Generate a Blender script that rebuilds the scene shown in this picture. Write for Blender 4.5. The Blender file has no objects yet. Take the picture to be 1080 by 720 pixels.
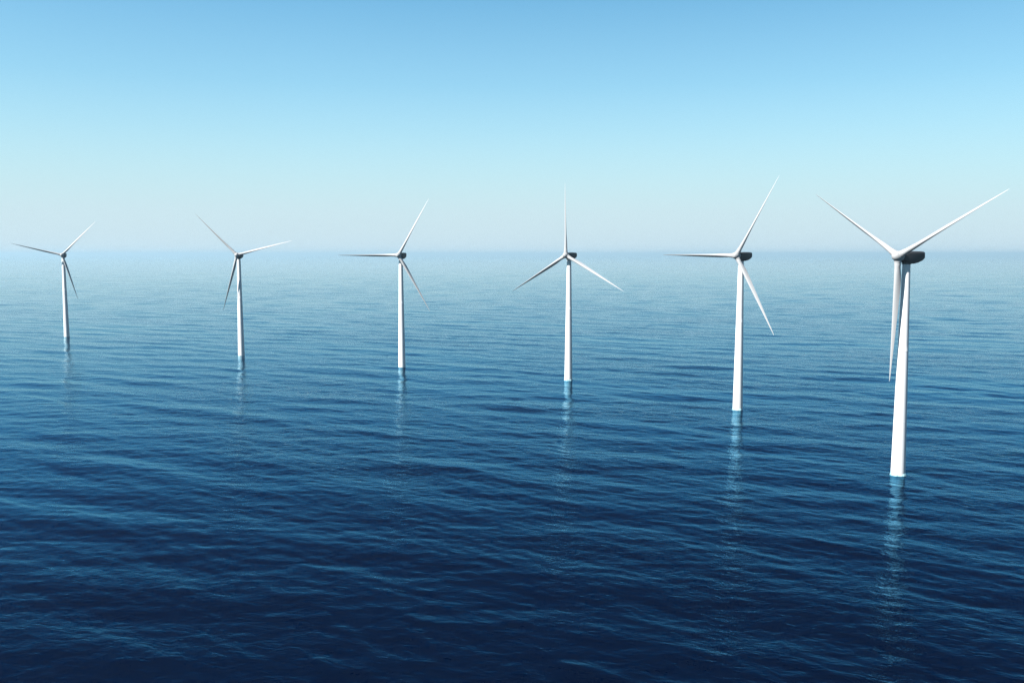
import bpy, bmesh, math, random
import numpy as np
from mathutils import Vector, Matrix

R = math.radians
S = bpy.context.scene
COL = S.collection
random.seed(7)

# ------------------------------------------------------------------ camera
CAM_H = 81.0
cd = bpy.data.cameras.new("camera")
cam = bpy.data.objects.new("camera", cd)
COL.objects.link(cam)
cam.location = (0, 0, CAM_H)
cam.rotation_euler = (R(90 - 5.43), 0, 0)
cd.sensor_width = 36.0
cd.lens = 36.0 * 967 / 1080
cd.clip_start = 0.5
cd.clip_end = 120000
S.camera = cam

# ------------------------------------------------------------------ light
SUN_AZ, SUN_EL = 240.0, 41.0          # behind the camera, to its left
w = bpy.data.worlds.new("World")
S.world = w
w.use_nodes = True
nt = w.node_tree
sky = nt.nodes.new('ShaderNodeTexSky')
sky.sky_type = 'NISHITA'
sky.sun_disc = False
sky.sun_elevation = R(SUN_EL)
sky.sun_rotation = R(SUN_AZ)
sky.altitude = 0
sky.air_density = 1.0
sky.dust_density = 0.8
sky.ozone_density = 1.0
tint = nt.nodes.new('ShaderNodeMix')
tint.data_type = 'RGBA'
tint.blend_type = 'MULTIPLY'
tint.inputs['Factor'].default_value = 1.0
deep = nt.nodes.new('ShaderNodeValToRGB')      # the sky deepens to a stronger blue overhead
bg = nt.nodes['Background']
nt.links.new(sky.outputs['Color'], tint.inputs['A'])
# the milky band of distant sea air low in the sky
geo = nt.nodes.new('ShaderNodeTexCoord')
sep = nt.nodes.new('ShaderNodeSeparateXYZ')
band = nt.nodes.new('ShaderNodeValToRGB')
el = band.color_ramp.elements
el[0].position = 0.0; el[0].color = (1, 1, 1, 1)
el[1].position = 0.26; el[1].color = (0, 0, 0, 1)
for p_, v_ in ((0.044, 0.88), (0.087, 0.62), (0.13, 0.38), (0.175, 0.18)):
    e_ = el.new(p_); e_.color = (v_, v_, v_, 1)
dot = nt.nodes.new('ShaderNodeVectorMath'); dot.operation = 'DOT_PRODUCT'
dot.inputs[1].default_value = (math.sin(R(SUN_AZ - 180)), math.cos(R(SUN_AZ - 180)), 0)
anti = nt.nodes.new('ShaderNodeMapRange')       # evens out the bright patch opposite the sun
anti.inputs['From Min'].default_value = 0.3; anti.inputs['From Max'].default_value = 1.0
anti.inputs['To Min'].default_value = 1.0; anti.inputs['To Max'].default_value = 0.80
nt.links.new(geo.outputs['Generated'], dot.inputs[0]); nt.links.new(dot.outputs['Value'], anti.inputs['Value'])
even = nt.nodes.new('ShaderNodeVectorMath'); even.operation = 'SCALE'
nt.links.new(tint.outputs['Result'], even.inputs[0]); nt.links.new(anti.outputs[0], even.inputs['Scale'])
milk = nt.nodes.new('ShaderNodeMix')
milk.data_type = 'RGBA'
milk.inputs['B'].default_value = (4.15, 5.18, 5.75, 1)
nt.links.new(geo.outputs['Generated'], sep.inputs[0])
nt.links.new(sep.outputs['Z'], deep.inputs['Fac'])
nt.links.new(deep.outputs['Color'], tint.inputs['B'])
de = deep.color_ramp.elements
de[0].position = 0.26; de[0].color = (0.64, 1.11, 1.17, 1)
de[1].position = 0.66; de[1].color = (0.09, 0.34, 0.56, 1)
e_ = de.new(0.42); e_.color = (0.22, 0.62, 0.84, 1)
nt.links.new(sep.outputs['Z'], band.inputs['Fac'])
nt.links.new(band.outputs['Color'], milk.inputs['Factor'])
nt.links.new(even.outputs[0], milk.inputs['A'])
nt.links.new(milk.outputs['Result'], bg.inputs['Color'])
bg.inputs['Strength'].default_value = 0.05

sd = bpy.data.lights.new("sun", 'SUN')
sd.energy = 5.0
sd.angle = R(0.5)
sd.color = (1.0, 0.975, 0.94)
sun = bpy.data.objects.new("sun", sd)
COL.objects.link(sun)
sv = Vector((math.sin(R(SUN_AZ)) * math.cos(R(SUN_EL)), math.cos(R(SUN_AZ)) * math.cos(R(SUN_EL)), math.sin(R(SUN_EL))))
sun.rotation_euler = sv.to_track_quat('Z', 'Y').to_euler()
sun.location = (-300, -200, 300)

S.view_settings.view_transform = 'Standard'
S.view_settings.look = 'None'
S.view_settings.gamma = 1.0
S.view_settings.exposure = 1.63
S.cycles.caustics_reflective = False
S.cycles.sample_clamp_indirect = 3.0
S.cycles.denoising_prefilter = 'NONE'

# ------------------------------------------------------------------ helpers
def tag(o, label=None, cat=None, group=None, kind=None):
    if label: o['label'] = label
    if cat: o['category'] = cat
    if group: o['group'] = group
    if kind: o['kind'] = kind
    return o

def link_bm(name, bm, mat, parent=None, sharp=None):
    bmesh.ops.recalc_face_normals(bm, faces=bm.faces)
    for f in bm.faces: f.smooth = True
    if sharp:
        for e in bm.edges:
            if len(e.link_faces) == 2 and e.calc_face_angle() > sharp: e.smooth = False
    me = bpy.data.meshes.new(name)
    bm.to_mesh(me); bm.free()
    me.materials.append(mat)
    o = bpy.data.objects.new(name, me)
    COL.objects.link(o)
    if parent: o.parent = parent
    return o

def loft(bm, rings, cap0=True, cap1=True):
    vs = [[bm.verts.new(p) for p in r] for r in rings]
    n = len(vs[0])
    for a, b in zip(vs, vs[1:]):
        for i in range(n):
            bm.faces.new((a[i], a[(i + 1) % n], b[(i + 1) % n], b[i]))
    if cap0: bm.faces.new(vs[0][::-1])
    if cap1: bm.faces.new(vs[-1])

# ------------------------------------------------------------------ materials
def paint(name, col, rough, streak):
    m = bpy.data.materials.new(name); m.use_nodes = True
    n = m.node_tree.nodes; l = m.node_tree.links
    p = n['Principled BSDF']
    tc = n.new('ShaderNodeTexCoord')
    mp = n.new('ShaderNodeMapping'); mp.inputs['Scale'].default_value = (1.2, 1.2, 0.05)
    no = n.new('ShaderNodeTexNoise'); no.inputs['Scale'].default_value = 1.6; no.inputs['Detail'].default_value = 5
    cr = n.new('ShaderNodeValToRGB')
    cr.color_ramp.elements[0].position = 0.30; cr.color_ramp.elements[1].position = 0.65
    cr.color_ramp.elements[0].color = (*[c * (1 - streak) for c in col], 1)
    cr.color_ramp.elements[1].color = (*col, 1)
    l.new(tc.outputs['Object'], mp.inputs['Vector']); l.new(mp.outputs[0], no.inputs['Vector'])
    l.new(no.outputs['Fac'], cr.inputs['Fac']); l.new(cr.outputs[0], p.inputs['Base Color'])
    p.inputs['Roughness'].default_value = rough
    p.inputs['Specular IOR Level'].default_value = 0.2
    return m

M_TOWER = paint("tower_paint", (0.55, 0.55, 0.547), 0.6, 0.10)
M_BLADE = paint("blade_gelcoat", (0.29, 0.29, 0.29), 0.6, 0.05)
M_NAC = paint("nacelle_shade_paint", (0.03, 0.03, 0.032), 0.6, 0.08)  # near-black: the shade on the nacelle sides is put into its colour
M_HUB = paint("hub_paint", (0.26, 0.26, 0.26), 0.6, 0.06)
M_STEEL = paint("bearing_steel", (0.05, 0.05, 0.052), 0.55, 0.15)

def water_material():
    m = bpy.data.materials.new("sea_water"); m.use_nodes = True
    n = m.node_tree.nodes; l = m.node_tree.links
    n.remove(n['Principled BSDF'])
    out = n['Material Output']
    tc = n.new('ShaderNodeTexCoord')
    def noise(scale, ang, stretch, detail, rough, dist=0.0):
        mp = n.new('ShaderNodeMapping'); mp.vector_type = 'TEXTURE'
        mp.inputs['Rotation'].default_value = (0, 0, R(ang))
        mp.inputs['Scale'].default_value = (scale * stretch, scale, scale)
        no = n.new('ShaderNodeTexNoise'); no.inputs['Scale'].default_value = 1.0
        no.inputs['Detail'].default_value = detail; no.inputs['Roughness'].default_value = rough
        no.inputs['Distortion'].default_value = dist
        l.new(tc.outputs['Object'], mp.inputs['Vector']); l.new(mp.outputs[0], no.inputs['Vector'])
        return no.outputs['Fac']
    patch = n.new('ShaderNodeMapRange')          # gusts: smoother and rougher patches
    l.new(noise(110, -32, 2.2, 3, 0.55, 0.3), patch.inputs['Value'])
    patch.inputs['From Min'].default_value = 0.35; patch.inputs['From Max'].default_value = 0.68
    patch.inputs['To Min'].default_value = 0.55; patch.inputs['To Max'].default_value = 1.25
    prev = None
    for sc_, ang, st, det, amp in ((3.4, -28, 1.6, 2, 0.30), (1.7, -14, 1.7, 2, 0.17), (0.85, -38, 1.7, 2, 0.06)):
        b = n.new('ShaderNodeBump')
        # ridged noise: flat troughs and pinched crests, as wavelets have
        sb = n.new('ShaderNodeMath'); sb.operation = 'SUBTRACT'; sb.inputs[1].default_value = 0.5
        ab = n.new('ShaderNodeMath'); ab.operation = 'ABSOLUTE'
        ng = n.new('ShaderNodeMath'); ng.operation = 'MULTIPLY'; ng.inputs[1].default_value = -1.0
        l.new(noise(sc_, ang, st, det, 0.5, 0.35), sb.inputs[0]); l.new(sb.outputs[0], ab.inputs[0])
        l.new(ab.outputs[0], ng.inputs[0]); l.new(ng.outputs[0], b.inputs['Height'])
        b.inputs['Distance'].default_value = amp
        l.new(patch.outputs[0], b.inputs['Strength'])
        if prev: l.new(prev.outputs[0], b.inputs['Normal'])
        prev = b
    fr = n.new('ShaderNodeFresnel'); fr.inputs['IOR'].default_value = 1.333
    l.new(prev.outputs[0], fr.inputs['Normal'])
    df = n.new('ShaderNodeBsdfDiffuse'); df.inputs['Color'].default_value = (0.0002, 0.0016, 0.007, 1)
    gl = n.new('ShaderNodeBsdfGlossy'); tr = n.new('ShaderNodeValToRGB')
    tr.color_ramp.elements[0].position = 0.08; tr.color_ramp.elements[0].color = (0.02, 0.15, 0.35, 1)
    tr.color_ramp.elements[1].position = 0.80; tr.color_ramp.elements[1].color = (0.93, 1.0, 1.0, 1)
    te = tr.color_ramp.elements.new(0.34); te.color = (0.18, 0.62, 0.98, 1)
    te = tr.color_ramp.elements.new(0.56); te.color = (0.42, 0.82, 1.0, 1)
    l.new(fr.outputs[0], tr.inputs['Fac']); l.new(tr.outputs[0], gl.inputs['Color'])
    gl.inputs['Roughness'].default_value = 0.015
    l.new(prev.outputs[0], gl.inputs['Normal'])
    mx = n.new('ShaderNodeMixShader')
    l.new(fr.outputs[0], mx.inputs[0]); l.new(df.outputs[0], mx.inputs[1]); l.new(gl.outputs[0], mx.inputs[2])
    l.new(mx.outputs[0], out.inputs['Surface'])
    return m

# ------------------------------------------------------------------ sea
rng = np.random.default_rng(11)
NW = 150
lam = np.exp(rng.uniform(math.log(3.6), math.log(60.0), NW))
spread = np.where(lam > 16, 17.0, 40.0)
az = np.radians(24.0 + rng.normal(0, 1, NW) * spread)
ph = rng.uniform(0, 2 * math.pi, NW)
SLOPE = 0.055
slope = SLOPE * math.sqrt(2.0 / NW) * np.exp(rng.normal(0, 0.3, NW)) * np.where(lam > 16, 0.75, 1.0)
kk = 2 * math.pi / lam
amp = slope / kk
kx, ky = kk * np.sin(az), kk * np.cos(az)

def wave(x, y, sp):
    x = x + -171.3; y = y + -416.8
    z = np.zeros_like(x)
    for i in range(NW):
        fade = np.clip((lam[i] / sp - 2.2) / 2.0, 0, 1)
        if fade.max() <= 0: continue
        z += amp[i] * fade * np.sin(kx[i] * x + ky[i] * y + ph[i])
    return z

def build_sea():
    # a polar sheet: fine toward the wind farm, coarse elsewhere, out to the horizon
    front = np.radians(np.linspace(-62, 62, 1300))
    back = np.radians(np.linspace(62, 298, 120)[1:-1])
    th = np.concatenate([front, back])
    dth = np.concatenate([np.full(1300, front[1] - front[0]), np.full(118, back[1] - back[0])])
    r = np.concatenate([[6, 18, 32, 46], np.geomspace(60, 6500, 1500), np.geomspace(6500, 50000, 30)[1:]])
    dr = np.gradient(r)
    n, k = len(th), len(r)
    RR, TT = np.meshgrid(r, th, indexing='ij')
    X = RR * np.sin(TT); Y = RR * np.cos(TT)
    SP = np.maximum(np.broadcast_to(dr[:, None], X.shape), RR * dth[None, :]) * 1.0
    Z = wave(X, Y, SP)
    co = np.empty((n * k + 1, 3), np.float32)
    co[:-1, 0] = X.ravel(); co[:-1, 1] = Y.ravel(); co[:-1, 2] = Z.ravel()
    co[-1] = (0, 0, 0)
    i, j = np.meshgrid(np.arange(k - 1), np.arange(n), indexing='ij')
    j2 = (j + 1) % n
    q = np.stack([i * n + j, i * n + j2, (i + 1) * n + j2, (i + 1) * n + j], -1).reshape(-1, 4)[:, ::-1]
    jj = np.arange(n)
    tri = np.stack([np.full(n, n * k), (jj + 1) % n, jj], -1)
    loops = np.concatenate([q.ravel(), tri.ravel()]).astype(np.int32)
    starts = np.concatenate([np.arange(len(q)) * 4, len(q) * 4 + np.arange(n) * 3]).astype(np.int32)
    me = bpy.data.meshes.new("sea")
    me.vertices.add(len(co)); me.vertices.foreach_set('co', co.ravel())
    me.loops.add(len(loops)); me.loops.foreach_set('vertex_index', loops)
    me.polygons.add(len(starts)); me.polygons.foreach_set('loop_start', starts)
    me.polygons.foreach_set('use_smooth', np.ones(len(starts), bool))
    me.update(calc_edges=True)
    if me.polygons[len(q) // 2].normal.z < 0:
        me.flip_normals()
    me.materials.append(water_material())
    o = bpy.data.objects.new("sea", me); COL.objects.link(o)
    tag(o, kind='structure')
    return o
build_sea()

# ------------------------------------------------------------------ haze
def build_haze():
    bm = bmesh.new()
    bmesh.ops.create_cube(bm, size=1.0)
    for v in bm.verts:
        v.co = (v.co.x * 110000, v.co.y * 110000, (v.co.z + 0.5) * 150.0 - 4.0)
    m = bpy.data.materials.new("sea_haze"); m.use_nodes = True
    n = m.node_tree.nodes; l = m.node_tree.links
    n.remove(n['Principled BSDF'])
    pv = n.new('ShaderNodeVolumePrincipled')
    pv.inputs['Color'].default_value = (0.40, 0.58, 0.68, 1)
    pv.inputs['Density'].default_value = 6e-5
    pv.inputs['Anisotropy'].default_value = 0.15
    l.new(pv.outputs[0], n['Material Output'].inputs['Volume'])
    o = link_bm("haze", bm, m)
    tag(o, "thin pale sea haze over the water", "haze", kind='stuff')
build_haze()

# ------------------------------------------------------------------ wind turbine
HUB = 80.0
TILT = 0.0
OVERHANG = 4.8
BLADE_SCALE = 0.968

def circle(r, z, n=48):
    return [(r * math.cos(2 * math.pi * i / n), r * math.sin(2 * math.pi * i / n), z) for i in range(n)]

def tower_bm():
    bm = bmesh.new()
    z0, z1 = -6.0, HUB - 2.6
    def rad(z):
        t = max(0.0, z) / z1
        return 2.55 + (1.38 - 2.55) * t
    rings = []
    zs = [z0 + (z1 - z0) * i / 40 for i in range(41)]
    for z in zs: rings.append((z, rad(z)))
    for s in (20.0, 46.0):                     # welded section flanges
        rings += [(s - .12, rad(s)), (s - .1, rad(s) + .025), (s + .1, rad(s) + .025), (s + .12, rad(s))]
    rings.sort()
    loft(bm, [circle(r_, z) for z, r_ in rings])
    return bm

def bearing_bm():
    bm = bmesh.new()
    zt = HUB - 2.6
    loft(bm, [circle(1.36, zt - .02), circle(1.62, zt + .05), circle(1.62, zt + .45), circle(1.5, zt + .7)])
    return bm

def superellipse(cx, cz, a, b, y, n=40, e=4.6):
    pts = []
    for i in range(n):
        t = 2 * math.pi * i / n
        c, s = math.cos(t), math.sin(t)
        pts.append((cx + a * math.copysign(abs(c) ** (2 / e), c), y, cz + b * math.copysign(abs(s) ** (2 / e), s)))
    return pts

def nacelle_bm():
    bm = bmesh.new()
    #       y,   half width, bottom, top  (relative to hub height)
    prof = [(-2.75, 1.30, -1.35, 1.35), (-2.6, 1.55, -1.60, 1.62), (-1.6, 1.80, -1.95, 1.95),
            (0.4, 2.00, -2.40, 2.08), (2.6, 2.05, -2.45, 2.10), (4.8, 2.00, -2.10, 2.08),
            (7.0, 1.90, -1.35, 2.02), (7.6, 1.78, -1.0, 1.97), (8.0, 1.66, -0.75, 1.86), (8.2, 1.32, -0.40, 1.62)]
    loft(bm, [superellipse(0, HUB + (b + t) / 2, a, (t - b) / 2, y) for y, a, b, t in prof])
    return bm

def rotor_matrix(beta):
    # frame whose origin is the hub centre; local +Z is the blade axis, -Y the upwind rotor axis
    return Matrix.Translation((0, -OVERHANG, HUB + 0.35)) @ Matrix.Rotation(R(-TILT), 4, 'X') @ Matrix.Rotation(R(beta), 4, 'Y')

def hub_bm():
    bm = bmesh.new()
    prof = [(-2.55, .12), (-2.5, .45), (-2.25, 0.95), (-1.7, 1.45), (-0.9, 1.78), (0.0, 1.92), (0.9, 1.88), (1.5, 1.70), (2.15, 1.25)]
    n = 48
    loft(bm, [[(r * math.cos(2 * math.pi * i / n), y, r * math.sin(2 * math.pi * i / n)) for i in range(n)] for y, r in prof])
    for a in (0, 120, 240):                    # blade sockets standing out of the spinner
        q = Matrix.Rotation(R(a), 4, 'Y')
        rr = []
        for z, r in ((0.6, 1.30), (2.0, 1.28), (2.25, 1.24)):
            rr.append([tuple(q @ Vector((r * math.cos(2 * math.pi * i / 32), r * math.sin(2 * math.pi * i / 32), z))) for i in range(32)])
        loft(bm, rr)
    return bm

def lerp_tab(tab, x):
    for (x0, y0), (x1, y1) in zip(tab, tab[1:]):
        if x <= x1:
            t = (x - x0) / (x1 - x0)
            return y0 + (y1 - y0) * t
    return tab[-1][1]

def blade_bm():
    bm = bmesh.new()
    chord = [(2.0, 2.25), (4.0, 2.30), (7.0, 2.65), (9.5, 2.75), (14, 2.50), (25, 1.75), (38, 0.85), (45, 0.38), (46.6, 0.22), (47, 0.06)]
    thick = [(2.0, 1.0), (4.0, 0.95), (7.0, 0.72), (9.5, 0.58), (14, 0.46), (25, 0.34), (47, 0.22)]
    twist = [(2.0, 52), (9.5, 50), (20, 42), (34, 37), (47, 34)]
    n = 36
    rings = []
    for r in [2.0, 2.6, 3.2, 4, 5, 6, 7, 8.2, 9.5, 11, 13, 16, 19, 22, 26, 30, 34, 38, 41, 43.5, 45.2, 46.2, 46.7, 47.0]:
        c = lerp_tab(chord, r) * (0.9 if r > 3.5 else 1.0); tr = lerp_tab(thick, r); p = R(lerp_tab(twist, r))
        blend = min(1, max(0, (r - 3.0) / 6.0))
        pre = 0.0
        ring = []
        for i in range(n):
            t = 2 * math.pi * i / n
            u = math.cos(t)                    # -1 trailing .. +1 leading
            xx = 0.5 * c * u - blend * 0.17 * c
            x01 = (1 - u) / 2                  # 0 leading edge
            foil = 5 * (0.2969 * math.sqrt(max(x01, 0)) - 0.126 * x01 - 0.3516 * x01 ** 2 + 0.2843 * x01 ** 3 - 0.1036 * x01 ** 4)
            sgn = 1 if math.sin(t) >= 0 else -1
            yy = (1 - blend) * 0.5 * c * tr * math.sin(t) + blend * sgn * c * tr * foil * (1.15 if sgn < 0 else .85)
            cx, cy = math.cos(p), -math.sin(p)
            nx, ny = -math.sin(p), -math.cos(p)
            ring.append((xx * cx + yy * nx, xx * cy + yy * ny + pre, r * BLADE_SCALE))
        rings.append(ring)
    loft(bm, rings)
    bmesh.ops.remove_doubles(bm, verts=bm.verts, dist=0.0004)
    return bm

def make_turbine():
    root = bpy.data.objects.new("wind_turbine", None)
    root.empty_display_size = 5
    COL.objects.link(root)
    link_bm("tower", tower_bm(), M_TOWER, root, R(40))
    link_bm("yaw_bearing", bearing_bm(), M_STEEL, root, R(40))
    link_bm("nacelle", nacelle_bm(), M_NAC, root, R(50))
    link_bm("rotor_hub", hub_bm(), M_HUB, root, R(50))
    b0 = link_bm("blade", blade_bm(), M_BLADE, root, R(60))
    for _ in range(2):
        b = b0.copy(); COL.objects.link(b); b.parent = root
    return root

def pose(root, phase):
    k = 0
    for ch in root.children:
        nm = ch.name.split('.')[0]
        if nm == 'blade':
            ch.matrix_local = rotor_matrix(90 - (phase + 120 * k)); k += 1
        elif nm == 'rotor_hub':
            ch.matrix_local = rotor_matrix(90 - phase)

def copy_turbine(src):
    r = src.copy(); COL.objects.link(r)
    for ch in src.children:
        c = ch.copy(); COL.objects.link(c); c.parent = r
    return r

#        x,      y,     heading of rotor, rotor phase, label
FARM = [
    (142.5, 332.4, 240, 28.0, "largest wind turbine, nearest on the right, one blade hanging straight down along its white tower"),
    (118.1, 474.5, 225, 59.5, "second white wind turbine from the right, one blade flat to the left"),
    (36.4, 586.9, 210, 91.0, "white wind turbine with one blade pointing straight up above its tower"),
    (-79.4, 656.9, 192, 60.0, "third white wind turbine from the left, one blade flat to the left"),
    (-218.2, 735.0, 179, 14.5, "second white wind turbine from the left, one blade hanging down left"),
    (-439.5, 901.6, 165, 46.0, "smallest and farthest white wind turbine, at the far left end of the row"),
]
proto = make_turbine()
for i, (x, y, head, phase, label) in enumerate(FARM):
    t = proto if i == 0 else copy_turbine(proto)
    t.location = (x, y, 0)
    t.rotation_euler = (0, 0, R(180 - head))
    pose(t, phase)
    tag(t, label, "wind turbine", "wind turbines standing in the sea")

# ------------------------------------------------------------------ foam where the sea breaks on the tower feet
def foam_material():
    m = bpy.data.materials.new("sea_foam"); m.use_nodes = True
    n = m.node_tree.nodes; l = m.node_tree.links
    p = n['Principled BSDF']
    tc = n.new('ShaderNodeTexCoord')
    no = n.new('ShaderNodeTexNoise'); no.inputs['Scale'].default_value = 1.3; no.inputs['Detail'].default_value = 5
    cr = n.new('ShaderNodeValToRGB')
    cr.color_ramp.elements[0].position = 0.35; cr.color_ramp.elements[0].color = (0.08, 0.20, 0.24, 1)
    cr.color_ramp.elements[1].position = 0.60; cr.color_ramp.elements[1].color = (0.28, 0.42, 0.44, 1)
    l.new(tc.outputs['Object'], no.inputs['Vector']); l.new(no.outputs['Fac'], cr.inputs['Fac'])
    l.new(cr.outputs[0], p.inputs['Base Color'])
    p.inputs['Roughness'].default_value = 0.7
    return m

def build_foam():
    bm = bmesh.new()
    rn = random.Random(5)
    for (x, y, head, phase, label) in FARM[:3]:
        n = 72
        a = [rn.uniform(0, 6.28) for _ in range(8)]
        rings = [[], [], [], []]
        for i in range(n):
            t = 2 * math.pi * i / n
            j = 0.5 + 0.5 * (0.5 * math.sin(3 * t + a[0]) + 0.3 * math.sin(7 * t + a[1]) + 0.2 * math.sin(13 * t + a[2]))
            h = 0.35 + 0.95 * j * (0.6 + 0.4 * math.sin(5 * t + a[3]))
            zb = float(wave(np.array([x]), np.array([y]), np.array([2.0]))[0])
            for k, (rr, z) in enumerate(((2.5, zb + h), (2.58 + .06 * j, zb + h * .9), (2.66 + .25 * j, zb + .25 * h), (2.7 + .6 * j, zb - .5))):
                rings[k].append((x + rr * math.cos(t), y + rr * math.sin(t), z))
        loft(bm, rings, False, False)
    o = link_bm("sea_foam", bm, foam_material())
    tag(o, "pale blue foam washing round the feet of the turbine towers", "foam", kind='stuff')
build_foam()
